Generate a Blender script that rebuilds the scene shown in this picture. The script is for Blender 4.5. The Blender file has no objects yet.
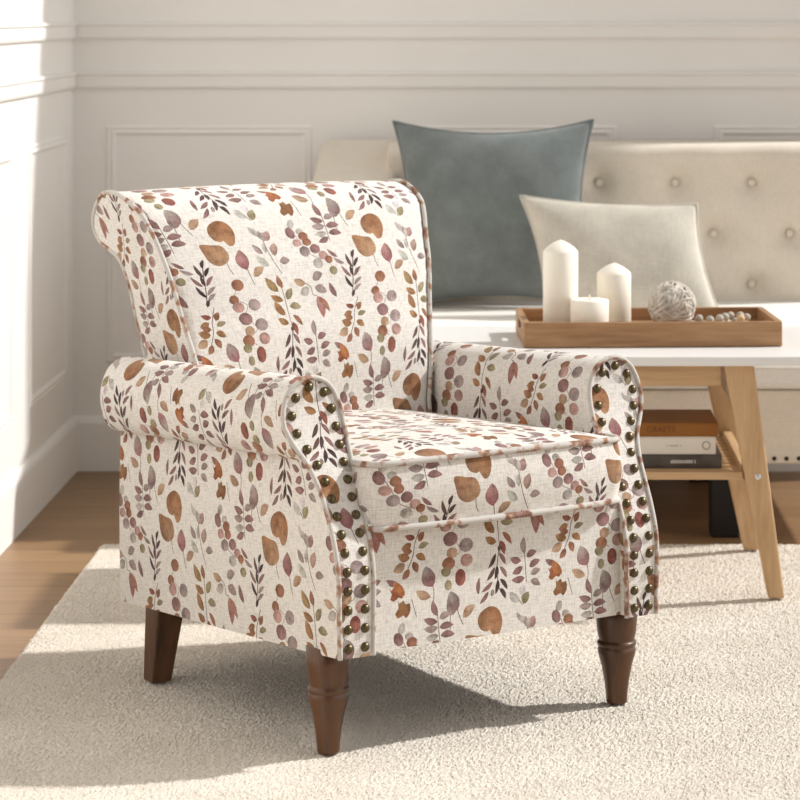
import bpy, bmesh, math, random
import numpy as np
from mathutils import Vector, Matrix, geometry

random.seed(7)
rng = np.random.default_rng(7)
C = bpy.context.scene.collection
PI = math.pi
F, CAMH = 2815.0, 1.16          # focal length in pixels, lens height


# ------------------------------------------------------------------ helpers
def lin(r, g, b):
    f = lambda c: (c / 255) / 12.92 if c / 255 <= 0.04045 else ((c / 255 + 0.055) / 1.055) ** 2.4
    return (f(r), f(g), f(b))


def link(name, me, m=None, parent=None, smooth=False):
    o = bpy.data.objects.new(name, me)
    C.objects.link(o)
    if m is not None:
        me.materials.append(m)
    if parent is not None:
        o.parent = parent
    if smooth:
        me.polygons.foreach_set('use_smooth', [True] * len(me.polygons))
    return o


def obj(name, bm, m, parent=None, smooth=False, bev=0, seg=2, sub=0):
    me = bpy.data.meshes.new(name)
    bmesh.ops.recalc_face_normals(bm, faces=bm.faces[:])
    bm.to_mesh(me)
    bm.free()
    o = link(name, me, m, parent, smooth)
    if bev:
        b = o.modifiers.new('bevel', 'BEVEL')
        b.width = bev
        b.segments = seg
        b.limit_method = 'ANGLE'
        b.angle_limit = math.radians(35)
    if sub:
        s = o.modifiers.new('sub', 'SUBSURF')
        s.levels = s.render_levels = sub
    return o


def tag(o, label=None, cat=None, group=None, kind=None):
    for k, v in (('label', label), ('category', cat), ('group', group), ('kind', kind)):
        if v:
            o[k] = v
    return o


def thing(name, label, cat, loc=(0, 0, 0), rz=0, group=None):
    o = bpy.data.objects.new(name, None)
    o.empty_display_size = 0.05
    C.objects.link(o)
    o.location = loc
    o.rotation_euler = (0, 0, rz)
    return tag(o, label, cat, group)


def box(bm, x0, x1, y0, y1, z0, z1, M=None):
    vs = [bm.verts.new((x, y, z)) for z in (z0, z1) for x, y in ((x0, y0), (x1, y0), (x1, y1), (x0, y1))]
    if M is not None:
        for v in vs:
            v.co = M @ v.co
    for f in ((0, 3, 2, 1), (4, 5, 6, 7), (0, 1, 5, 4), (1, 2, 6, 5), (2, 3, 7, 6), (3, 0, 4, 7)):
        bm.faces.new([vs[i] for i in f])
    return bm


def boxbm(*a, M=None):
    return box(bmesh.new(), *a, M=M)


def hexa(bm, lo, hi):
    """two quads (4 points each), bridged to a solid"""
    a = [bm.verts.new(p) for p in lo]
    b = [bm.verts.new(p) for p in hi]
    bm.faces.new(a[::-1])
    bm.faces.new(b)
    for i in range(4):
        j = (i + 1) % 4
        bm.faces.new([a[i], a[j], b[j], b[i]])
    return bm


def lathe(bm, prof, seg=40, center=(0, 0, 0)):
    cx, cy, cz = center
    rings = []
    for r, z in prof:
        if r < 1e-6:
            rings.append([bm.verts.new((cx, cy, cz + z))])
        else:
            rings.append([bm.verts.new((cx + r * math.cos(2 * PI * k / seg), cy + r * math.sin(2 * PI * k / seg), cz + z)) for k in range(seg)])
    for a, b in zip(rings, rings[1:]):
        for k in range(seg):
            j = (k + 1) % seg
            if len(a) == 1 and len(b) == 1:
                continue
            if len(a) == 1:
                bm.faces.new([a[0], b[k], b[j]])
            elif len(b) == 1:
                bm.faces.new([a[k], a[j], b[0]])
            else:
                bm.faces.new([a[k], a[j], b[j], b[k]])
    return bm


def tube(bm, pts, r, seg=8, closed=False):
    pts = [Vector(p) for p in pts]
    n = len(pts)
    rings = []
    prev = None
    for i, p in enumerate(pts):
        if closed:
            t = pts[(i + 1) % n] - pts[i - 1]
        else:
            t = pts[min(i + 1, n - 1)] - pts[max(i - 1, 0)]
        t.normalize()
        if prev is None:
            u = t.orthogonal().normalized()
        else:
            u = prev - t * prev.dot(t)
            u = u.normalized() if u.length > 1e-6 else t.orthogonal().normalized()
        prev = u
        w = t.cross(u)
        rings.append([bm.verts.new(p + r * (math.cos(2 * PI * k / seg) * u + math.sin(2 * PI * k / seg) * w)) for k in range(seg)])
    rng_ = range(n if closed else n - 1)
    for i in rng_:
        a, b = rings[i], rings[(i + 1) % n]
        off = 0
        if closed and i == n - 1:
            off = min(range(seg), key=lambda o_: (a[0].co - b[o_].co).length)
        for k in range(seg):
            bm.faces.new([a[k], a[(k + 1) % seg], b[(k + 1 + off) % seg], b[(k + off) % seg]])
    if not closed:
        bm.faces.new(rings[0][::-1])
        bm.faces.new(rings[-1])
    return bm


def catmull(P, n=6, closed=False):
    P = [np.array(p, float) for p in P]
    out = []
    m = len(P)
    for i in range(m if closed else m - 1):
        if closed:
            p0, p1, p2, p3 = P[i - 1], P[i], P[(i + 1) % m], P[(i + 2) % m]
        else:
            p0, p1, p2, p3 = P[max(i - 1, 0)], P[i], P[i + 1], P[min(i + 2, m - 1)]
        for k in range(n):
            t = k / n
            out.append(0.5 * (2 * p1 + (p2 - p0) * t + (2 * p0 - 5 * p1 + 4 * p2 - p3) * t * t + (3 * p1 - p0 - 3 * p2 + p3) * t ** 3))
    if not closed:
        out.append(P[-1])
    return np.array(out)


class Path2:
    """a planar polyline by arc length"""
    def __init__(self, pts):
        self.p = np.array(pts, float)
        d = np.linalg.norm(np.diff(self.p, axis=0), axis=1)
        self.s = np.concatenate([[0], np.cumsum(d)])
        self.L = self.s[-1]

    def __call__(self, s):
        return tuple(np.interp(s, self.s, self.p[:, k]) for k in range(self.p.shape[1]))

    def ext(self, s):
        """like call, but straight on beyond the ends"""
        if s < 0:
            t = (self.p[1] - self.p[0]) / (self.s[1] - self.s[0])
            return tuple(self.p[0] + t * s)
        if s > self.L:
            t = (self.p[-1] - self.p[-2]) / (self.s[-1] - self.s[-2])
            return tuple(self.p[-1] + t * (s - self.L))
        return self(s)


def sstep(a, b, x):
    t = min(1, max(0, (x - a) / (b - a)))
    return t * t * (3 - 2 * t)


# ------------------------------------------------------------------ materials
class Nodes:
    def __init__(self, name):
        self.m = bpy.data.materials.new(name)
        self.m.use_nodes = True
        self.t = self.m.node_tree
        self.b = self.t.nodes['Principled BSDF']

    def n(self, kind, **kw):
        x = self.t.nodes.new(kind)
        for k, v in kw.items():
            if k.startswith('in_'):
                x.inputs[k[3:].replace('_', ' ')].default_value = v
            else:
                setattr(x, k, v)
        return x

    def l(self, a, b):
        self.t.links.new(a, b)

    def coord(self, out='Object', scale=(1, 1, 1)):
        tc = self.n('ShaderNodeTexCoord')
        mp = self.n('ShaderNodeMapping')
        mp.inputs['Scale'].default_value = scale
        self.l(tc.outputs[out], mp.inputs['Vector'])
        return mp.outputs[0]

    def noise(self, vec, scale, detail=3, rough=0.55):
        x = self.n('ShaderNodeTexNoise')
        x.inputs['Scale'].default_value = scale
        x.inputs['Detail'].default_value = detail
        x.inputs['Roughness'].default_value = rough
        self.l(vec, x.inputs['Vector'])
        return x.outputs['Fac']

    def ramp(self, fac, stops):
        r = self.n('ShaderNodeValToRGB')
        while len(r.color_ramp.elements) < len(stops):
            r.color_ramp.elements.new(0.5)
        for e, (p, c) in zip(r.color_ramp.elements, stops):
            e.position = p
            e.color = (*c, 1) if len(c) == 3 else c
        self.l(fac, r.inputs['Fac'])
        return r.outputs['Color']

    def mix(self, a, b, fac, mode='MIX'):
        x = self.n('ShaderNodeMix', data_type='RGBA', blend_type=mode)
        for sock, v in ((x.inputs[0], fac), (x.inputs[6], a), (x.inputs[7], b)):
            if isinstance(v, (int, float)):
                sock.default_value = v
            elif isinstance(v, tuple):
                sock.default_value = (*v, 1) if len(v) == 3 else v
            else:
                self.l(v, sock)
        return x.outputs[2]

    def bump(self, h, strength=0.3, dist=0.001):
        x = self.n('ShaderNodeBump')
        x.inputs['Strength'].default_value = strength
        x.inputs['Distance'].default_value = dist
        self.l(h, x.inputs['Height'])
        self.l(x.outputs[0], self.b.inputs['Normal'])

    def set(self, col=None, rough=None, metal=None, spec=None):
        if col is not None:
            if isinstance(col, tuple):
                self.b.inputs['Base Color'].default_value = (*col, 1)
            else:
                self.l(col, self.b.inputs['Base Color'])
        if rough is not None:
            self.b.inputs['Roughness'].default_value = rough
        if metal is not None:
            self.b.inputs['Metallic'].default_value = metal
        if spec is not None:
            self.b.inputs['Specular IOR Level'].default_value = spec
        return self.m


def mat_plain(name, col, rough=0.6, metal=0, spec=0.4, var=0.05, scale=8, bump=0.0, bscale=200, bdist=0.0005):
    N = Nodes(name)
    v = N.coord()
    n = N.noise(v, scale)
    d = tuple(max(0, c * (1 - var)) for c in col)
    u = tuple(min(1, c * (1 + var)) for c in col)
    N.set(N.ramp(n, [(0.3, d), (0.7, u)]), rough, metal, spec)
    if bump:
        N.bump(N.noise(v, bscale, 2), bump, bdist)
    return N.m


def mat_wood(name, dark, mid, light, along='X', rough=0.45, scale=1.0, bump=0.08, spec=0.4):
    N = Nodes(name)
    k = {'X': (1.2, 14, 14), 'Y': (14, 1.2, 14), 'Z': (14, 14, 1.2)}[along]
    v = N.coord('Object', tuple(c * scale for c in k))
    n1 = N.noise(v, 2.2, 5, 0.6)
    n2 = N.noise(v, 9, 4, 0.6)
    c1 = N.ramp(n1, [(0.28, dark), (0.5, mid), (0.72, light)])
    c2 = N.ramp(n2, [(0.35, (0.82, 0.8, 0.78)), (0.6, (1, 1, 1))])
    N.set(N.mix(c1, c2, 0.6, 'MULTIPLY'), rough, 0, spec)
    N.bump(n2, bump, 0.001)
    return N.m


def mat_cloth(name, col, var=0.06, thread=700, bump=0.4, bdist=0.0006, coarse=12, rough=0.95, sheen=0.1):
    N = Nodes(name)
    a = N.noise(N.coord('Object', (thread, thread * 0.12, thread * 0.12)), 1.0, 1)
    b = N.noise(N.coord('Object', (thread * 0.12, thread, thread)), 1.0, 1)
    w = N.mix(a, b, 0.5)
    big = N.noise(N.coord(), coarse, 4)
    d = tuple(c * (1 - var) for c in col)
    u = tuple(min(1, c * (1 + var)) for c in col)
    c1 = N.ramp(big, [(0.3, d), (0.7, u)])
    c2 = N.ramp(w, [(0.35, (0.86, 0.86, 0.86)), (0.6, (1, 1, 1))])
    N.set(N.mix(c1, c2, 0.7, 'MULTIPLY'), rough, 0, 0.15)
    N.b.inputs['Sheen Weight'].default_value = sheen
    N.bump(w, bump, bdist)
    return N.m


CREAM = np.array(lin(228, 223, 216))

# printed upholstery: colour per face corner, linen weave from the nodes
N = Nodes('leaf_print_linen')
at = N.n('ShaderNodeAttribute', attribute_name='Col')
wa = N.noise(N.coord('UV', (420, 60, 1)), 1.0, 2)
wb = N.noise(N.coord('UV', (60, 420, 1)), 1.0, 2)
weave = N.mix(wa, wb, 0.5)
wc = N.ramp(weave, [(0.38, (0.70, 0.69, 0.68)), (0.56, (1, 1, 1))])
blot = N.ramp(N.noise(N.coord('UV', (70, 70, 1)), 1.0, 4), [(0.3, (0.62, 0.58, 0.57)), (0.52, (1, 1, 1)), (0.72, (1.15, 1.13, 1.12))])
leafy = N.mix(at.outputs['Color'], blot, at.outputs['Alpha'], 'MULTIPLY')
N.set(N.mix(leafy, wc, 0.75, 'MULTIPLY'), 0.92, 0, 0.15)
N.b.inputs['Sheen Weight'].default_value = 0.08
N.bump(weave, 0.55, 0.0012)
M_PRINT = N.m

N = Nodes('leaf_print_piping')
v = N.coord('Object', (38, 38, 38))
c1 = N.ramp(N.noise(v, 1.0, 2), [(0.0, tuple(CREAM * 0.74)), (0.51, tuple(CREAM * 0.74)), (0.57, lin(172, 138, 118)), (0.66, lin(122, 90, 76)), (0.72, lin(150, 122, 112))])
N.set(c1, 0.92, 0, 0.15)
N.bump(N.noise(N.coord('Object', (500, 500, 500)), 1, 1), 0.4, 0.0006)
M_PIPE = N.m

M_LEG = mat_wood('walnut_stain', lin(54, 32, 16), lin(84, 53, 28), lin(104, 68, 40), 'Z', rough=0.33, bump=0.04, spec=0.5)
M_NAIL = mat_plain('antique_brass', lin(98, 86, 62), 0.34, 0.85, 0.5, 0.25, 60)
M_UNDER = mat_plain('black_dust_cover', lin(40, 36, 32), 0.9)
M_WALL = mat_plain('white_wall_paint', (0.86, 0.835, 0.80), 0.62, 0, 0.3, 0.02, 2, 0.03, 60)
M_OAK = mat_wood('pale_oak', lin(186, 150, 110), lin(204, 169, 128), lin(216, 185, 147), 'Z', rough=0.5)
M_OAKX = mat_wood('pale_oak_lengthwise', lin(186, 150, 110), lin(204, 169, 128), lin(216, 185, 147), 'X', rough=0.5)
M_OAKY = mat_wood('pale_oak_crosswise', lin(186, 150, 110), lin(204, 169, 128), lin(216, 185, 147), 'Y', rough=0.5)
M_TRAY = mat_wood('acacia', lin(134, 98, 64), lin(164, 125, 88), lin(184, 146, 108), 'X', rough=0.5, scale=1.3)
M_TRAYY = mat_wood('acacia_crosswise', lin(134, 98, 64), lin(164, 125, 88), lin(184, 146, 108), 'Y', rough=0.5, scale=1.3)
M_TOP = mat_plain('white_lacquer', (0.84, 0.83, 0.81), 0.35, 0, 0.5, 0.01, 3)
M_WAX = mat_plain('ivory_wax', lin(250, 243, 230), 0.5, 0, 0.4, 0.015, 12, 0.05, 40)
M_WAX.node_tree.nodes['Principled BSDF'].inputs['Subsurface Weight'].default_value = 0.35
M_WAX.node_tree.nodes['Principled BSDF'].inputs['Subsurface Radius'].default_value = (0.02, 0.015, 0.01)
M_WICK = mat_plain('wick', lin(235, 225, 205), 0.9)
M_SOFA = mat_cloth('beige_linen', lin(230, 220, 205), 0.03, 500, 0.25)
M_SEAT = mat_cloth('white_cotton', lin(240, 236, 230), 0.02, 500, 0.2)
M_BLUE = mat_cloth('slate_blue_velvet', lin(120, 127, 126), 0.16, 420, 0.5, 0.0012, 16, sheen=0.25)
M_LINEN = mat_cloth('oatmeal_linen', lin(206, 200, 187), 0.08, 300, 0.6, 0.0015, 18)
M_DARK = mat_plain('dark_wood_foot', lin(22, 17, 13), 0.6)
M_STEEL = mat_plain('steel', (0.7, 0.7, 0.68), 0.3, 0.9)

# floor: long planks running along X
N = Nodes('oak_floorboards')
br = N.n('ShaderNodeTexBrick')
br.offset = 0.37
br.offset_frequency = 2
for k, val in (('Scale', 1.0), ('Mortar Size', 0.0012), ('Mortar Smooth', 0.2), ('Brick Width', 1.3), ('Row Height', 0.13), ('Bias', 0.0)):
    br.inputs[k].default_value = val
br.inputs['Color1'].default_value = (*lin(142, 111, 79), 1)
br.inputs['Color2'].default_value = (*lin(158, 126, 92), 1)
br.inputs['Mortar'].default_value = (*lin(92, 68, 46), 1)
N.l(N.coord('Object'), br.inputs['Vector'])
gr = N.noise(N.coord('Object', (2.5, 40, 1)), 1.5, 5, 0.6)
N.set(N.mix(br.outputs['Color'], N.ramp(gr, [(0.3, (0.72, 0.70, 0.68)), (0.65, (1.05, 1.04, 1.02))]), 0.8, 'MULTIPLY'), 0.42, 0, 0.4)
N.bump(gr, 0.06, 0.001)
M_FLOOR = N.m

# rug: cream loop pile
N = Nodes('cream_pile')
sp = N.noise(N.coord('Object', (360, 150, 200)), 1.0, 3, 0.75)
bg = N.noise(N.coord('Object'), 5, 3)
c1 = N.ramp(bg, [(0.3, lin(216, 207, 194)), (0.7, lin(228, 220, 208))])
c2 = N.ramp(sp, [(0.34, (0.50, 0.46, 0.42)), (0.44, (0.93, 0.92, 0.91)), (0.7, (1.0, 1.0, 1.0))])
N.set(N.mix(c1, c2, 0.75, 'MULTIPLY'), 0.97, 0, 0.1)
N.b.inputs['Sheen Weight'].default_value = 0.15
N.bump(sp, 0.8, 0.003)
M_RUG = N.m


# ------------------------------------------------------------------ the leaf print
MAUVE, DARK, PLUM, BROWN, OCHRE, OLIVE = (142, 107, 104), (98, 72, 68), (76, 58, 58), (152, 104, 80), (160, 118, 80), (152, 140, 108)
GREY, MGREY, PINK, HEART, TULIP, RED, TAN, STEM = (184, 176, 168), (160, 142, 138), (184, 146, 136), (168, 120, 86), (150, 88, 58), (144, 86, 74), (182, 150, 122), (120, 104, 96)
PX, PY = 1 / 3270.0, 1 / 3820.0     # print units to metres
CELL_A, CELL_B = np.array((0.302, 0.0)), np.array((0.078, -0.293))

LEAVES = []      # dict(poly, mid, col(base), col(tip), frame)


def _add(poly, axis, c0, c1, alpha=1.0, mid=()):
    poly = np.array(poly, float)
    a = 0.5 * np.sum(poly[:, 0] * np.roll(poly[:, 1], -1) - poly[:, 1] * np.roll(poly[:, 0], -1))
    if a < 0:
        poly = poly[::-1]
    LEAVES.append(dict(poly=poly, axis=axis, c0=np.array(lin(*c0)), c1=np.array(lin(*c1)), alpha=alpha, mid=np.array(mid).reshape(-1, 2)))


def P2(x, y, org):
    return np.array(((x - org[0]) * PX, -(y - org[1]) * PY))


def leaf(base, tip, col, w=None, org=(0, 0), col2=None, bend=0.06, alpha=1.0):
    b, t = P2(*base, org), P2(*tip, org)
    d = t - b
    L = np.linalg.norm(d)
    nrm = np.array((-d[1], d[0])) / L
    hw = (w * PX / 2) if w else 0.185 * L
    hw *= 1.08
    left, right, mid = [], [], []
    for k in range(1, 7):
        s = k / 7
        f = math.sin(PI * s ** 0.9) ** 0.8
        c = b + d * s + nrm * bend * L * math.sin(PI * s)
        left.append(c + nrm * hw * f * (1 + 0.05 * random.uniform(-1, 1)))
        right.append(c - nrm * hw * f * (1 + 0.05 * random.uniform(-1, 1)))
        if k in (2, 4):
            mid.append(c)
    _add([b] + right + [t] + left[::-1], (b, d, nrm, hw), col, col2 or tuple(min(255, c + 22) for c in col), alpha, mid)


def coin(c, rx, col, ry=None, org=(0, 0), rot=0.0):
    c = P2(*c, org)
    ry = ry or rx
    rx, ry = rx * 0.94, ry * 0.94
    pts = []
    for k in range(14):
        a = 2 * PI * k / 14
        x, y = rx * PX * math.cos(a) * (1 + 0.05 * random.uniform(-1, 1)), ry * PY * math.sin(a)
        pts.append(c + np.array((x * math.cos(rot) - y * math.sin(rot), x * math.sin(rot) + y * math.cos(rot))))
    d = np.array((0.3, -1.0)) * ry * PY * 2
    _add(pts, (c - d / 2, d, np.array((1.0, 0.3)), rx * PX), col, tuple(min(255, q + 26) for q in col), 1.0, [c])


def stem(pts, org=(0, 0), w=4.5, col=STEM):
    q = catmull([P2(*p, org) for p in pts], 4)
    t = np.gradient(q, axis=0)
    t /= np.linalg.norm(t, axis=1)[:, None]
    n_ = np.stack([-t[:, 1], t[:, 0]], 1) * w * PX / 2
    _add(np.concatenate([q + n_, (q - n_)[::-1]]), (q[0], q[-1] - q[0], n_[0] / np.linalg.norm(n_[0]), 1), col, col)


def blob(pts, col, org, col2=None, n=3):
    q = np.array([P2(*p, org) for p in pts])
    q = catmull(q, n, True)
    c = q.mean(0)
    d = q[0] - c
    _add(q, (c - d, 2 * d, np.array((-d[1], d[0])) / np.linalg.norm(d), np.linalg.norm(d)), col, col2 or tuple(min(255, k + 24) for k in col), 1.0, [c])


Z1, Z2, Z3, Z4 = (180, 340), (435, 295), (180, -393), (435, -438)
# stems first, so the leaves lie over them
stem([(405, 480), (410, 540), (428, 582)], Z2)
stem([(222, 180), (240, 240), (262, 292)], Z2)
stem([(518, 540), (530, 600), (546, 655)], Z2)
stem([(264, 470), (244, 570), (235, 660), (220, 775)], Z2, 6, DARK)
stem([(440, 640), (400, 735), (470, 785), (450, 860), (500, 960), (430, 1010), (480, 1060)], Z2, 4, MGREY)
stem([(650, 330), (656, 420), (668, 525)], (980, 420))
stem([(415, 410), (425, 480), (445, 555), (485, 645)], Z1)
stem([(345, 210), (382, 268)], Z1)
stem([(680, 140), (710, 252)], Z1, 4)
stem([(600, 330), (650, 430), (690, 520), (760, 560), (800, 570), (830, 610)], Z1, 4, MGREY)
stem([(590, 690), (660, 735), (672, 790), (700, 800)], Z1, 4)
stem([(462, -10), (472, 60), (482, 200), (496, 342)], Z3, 5)
stem([(650, 330), (656, 420), (662, 520)], Z3)
stem([(258, 50), (222, 150), (212, 220), (180, 300)], Z4, 5)
stem([(328, 400), (338, 460), (334, 522)], Z4)
stem([(437, 600), (437, 722)], Z4)
# paired round leaves
blob([(410, 356), (372, 338), (352, 285), (372, 234), (430, 204), (484, 230), (508, 300), (490, 376), (456, 392), (428, 350)], HEART, Z2, (182, 140, 106))
blob([(410, 500), (355, 520), (305, 490), (285, 430), (278, 362), (350, 372), (405, 385), (432, 455)], (168, 126, 94), Z2, (186, 150, 118))
# tall mauve leaf with a small tan one beside it
leaf((228, 200), (182, 78), MAUVE, 74, Z2, GREY); leaf((262, 250), (335, 180), TAN, 46, Z2)
leaf((516, 560), (502, 422), (156, 100, 108), 76, Z2, PINK); leaf((553, 605), (628, 545), TAN, 44, Z2)
leaf((332, 425), (284, 296), (166, 108, 112), 78, Z4, GREY); leaf((318, 486), (228, 438), TAN, 44, Z4)
leaf((436, 615), (478, 500), MGREY, 66, Z4, MAUVE)
# dark fern, upright
for b, t, c in (((150, 512), (85, 455), MAUVE), ((190, 555), (115, 515), MGREY), ((241, 583), (204, 490), DARK), ((226, 643), (163, 568), MAUVE), ((240, 642), (226, 565), PLUM),
                ((232, 716), (178, 632), PLUM), ((246, 522), (270, 465), PLUM), ((250, 578), (291, 520), PLUM), ((244, 642), (302, 575), MAUVE), ((238, 698), (299, 646), MGREY),
                ((234, 738), (290, 690), MGREY), ((219, 778), (242, 728), PLUM)):
    leaf(b, t, c, 21, Z2)
# dark fern, hanging
def F5(x, y):
    return ((x - 445) * 1.25 + 45, (y - 480) * 0.92 + 18)


stem([F5(446, -30), F5(448, 10), F5(440, 120), F5(450, 240), F5(470, 300)], (0, 0), 5, DARK)
for b, t, c in (((434, 15), (396, 112), DARK), ((450, 15), (484, 98), MAUVE), ((430, 105), (388, 192), DARK), ((455, 105), (490, 188), MAUVE), ((441, 95), (430, 190), PLUM),
                ((418, 200), (362, 262), MAUVE), ((446, 190), (432, 288), PLUM), ((456, 188), (494, 266), PLUM), ((398, 262), (352, 338), MAUVE), ((458, 250), (484, 326), PLUM),
                ((346, 275), (352, 160), MAUVE), ((420, 250), (412, 300), MGREY), ((446, 0), (462, -35), DARK)):
    leaf(F5(*b), F5(*t), c, 23)
# round silver-dollar leaves
for x, y, r, c in ((435, 650, 41, BROWN), (393, 745, 34, BROWN), (410, 798, 41, PINK), (516, 788, 44, MGREY), (438, 883, 47, MAUVE), (536, 930, 46, MGREY), (448, 968, 36, TAN),
                   (428, 1030, 42, BROWN), (538, 1022, 42, PINK), (412, 1078, 32, OLIVE)):
    coin((x, y), r, c, None, Z2)
coin((500, 1123), 35, RED, 56, Z2); coin((425, 1160), 24, OLIVE, 34, Z2)
for x, y, r, c in ((665, 362, 26, GREY), (682, 398, 34, BROWN), (696, 442, 32, BROWN), (630, 446, 32, PINK), (668, 508, 38, MGREY), (740, 494, 36, MAUVE), (740, 590, 35, GREY),
                   (786, 540, 32, PINK), (818, 568, 28, BROWN), (838, 640, 30, OLIVE)):
    coin((x, y), r, c, None, Z1)
coin((620, 310), 22, GREY, 38, Z1, -0.4); coin((602, 372), 30, MAUVE, 46, Z1, 0.5)
# paired-leaf mauve sprigs
for b, t, c in (((648, 342), (618, 246), MAUVE), ((660, 358), (728, 338), MGREY), ((650, 378), (566, 352), MAUVE), ((660, 414), (748, 408), MAUVE), ((652, 412), (566, 412), MGREY),
                ((668, 462), (756, 466), MAUVE), ((656, 460), (576, 470), GREY), ((660, 492), (590, 530), MAUVE)):
    leaf(b, t, c, 36, (980, 420))
for b, t, c in (((648, 342), (645, 236), MGREY), ((662, 362), (728, 335), MAUVE), ((628, 384), (558, 360), MAUVE), ((680, 427), (752, 393), MAUVE), ((638, 420), (572, 456), MAUVE),
                ((690, 474), (754, 452), MGREY), ((652, 490), (567, 495), MAUVE), ((688, 510), (752, 547), MGREY)):
    leaf(b, t, c, 36, Z3)
# pale bud
for b, t, c, w in (((387, 375), (343, 306), GREY, 24), ((402, 390), (374, 326), GREY, 22), ((430, 418), (398, 338), MGREY, 30), ((438, 418), (458, 345), (176, 140, 132), 48),
                   ((420, 418), (425, 350), GREY, 26), ((392, 508), (338, 438), MGREY, 34), ((415, 508), (410, 428), GREY, 26), ((463, 528), (482, 433), (170, 142, 128), 46),
                   ((412, 588), (343, 518), (190, 188, 176), 40), ((486, 566), (556, 560), MGREY, 38)):
    leaf(b, t, c, w, Z1)
leaf((362, 248), (298, 178), (196, 192, 186), 42, Z1); leaf((386, 264), (422, 192), OLIVE, 46, Z1); leaf((372, 205), (392, 140), (214, 204, 206), 40, Z1)
# lobed orange pair
blob([(545, 60), (560, 74), (578, 53), (596, 68), (620, 56), (636, 95), (622, 130), (602, 120), (576, 142), (552, 126), (562, 98)], TULIP, Z1, (164, 106, 78), n=2)
ca_, sa_ = math.cos(0.35), math.sin(0.35)
blob([(630 + (x - 592) * ca_ - (y - 96) * sa_, 198 + ((x - 592) * sa_ + (y - 96) * ca_) * 1.25) for x, y in ((545, 60), (560, 74), (578, 53), (596, 68), (620, 56), (636, 95), (622, 130), (602, 120), (576, 142), (552, 126), (562, 98))], (146, 98, 66), Z1, (160, 124, 86), n=2)
leaf((605, 46), (528, 10), MAUVE, 32, Z1)
# grey four-leaf sprig, drooping petals, brown branches
leaf((632, 716), (553, 686), TAN, 40, Z1); leaf((684, 692), (757, 655), MGREY, 46, Z1); leaf((652, 745), (583, 782), GREY, 50, Z1); leaf((690, 742), (774, 780), MGREY, 48, Z1)
leaf((700, 68), (726, 228), PINK, 54, Z3, (170, 112, 108)); leaf((703, 72), (778, 188), (166, 116, 98), 34, Z3)
leaf((440, 755 - 733), (365, 660 - 733), (158, 130, 88), 46, Z3); leaf((470, 2), (445, -83), BROWN, 34, Z3)
for b, t, c, w in (((462, 86), (378, 46), OCHRE, 38), ((488, 82), (532, 6), OLIVE, 42), ((456, 192), (398, 88), OCHRE, 46), ((498, 128), (577, 140), OLIVE, 42), ((470, 250), (400, 212), OCHRE, 38),
                   ((508, 192), (567, 272), BROWN, 28), ((494, 240), (522, 332), RED, 32)):
    leaf(b, t, c, w, Z3)
for b, t, c, w in (((224, 118), (163, 98), RED, 30), ((246, 142), (277, 84), BROWN, 34), ((202, 150), (140, 178), OCHRE, 36), ((243, 180), (307, 158), OLIVE, 30), ((206, 196), (148, 184), BROWN, 32),
                   ((192, 236), (120, 212), OCHRE, 44), ((228, 220), (287, 256), OCHRE, 36), ((162, 264), (93, 306), TAN, 46), ((210, 260), (238, 328), BROWN, 36), ((188, 300), (148, 358), BROWN, 34),
                   ((162, 455), (96, 362), (178, 112, 70), 46)):
    leaf(b, t, c, w, Z4)
leaf((106, 772), (62, 668), MAUVE, 34, Z2)


LOG = []


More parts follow.
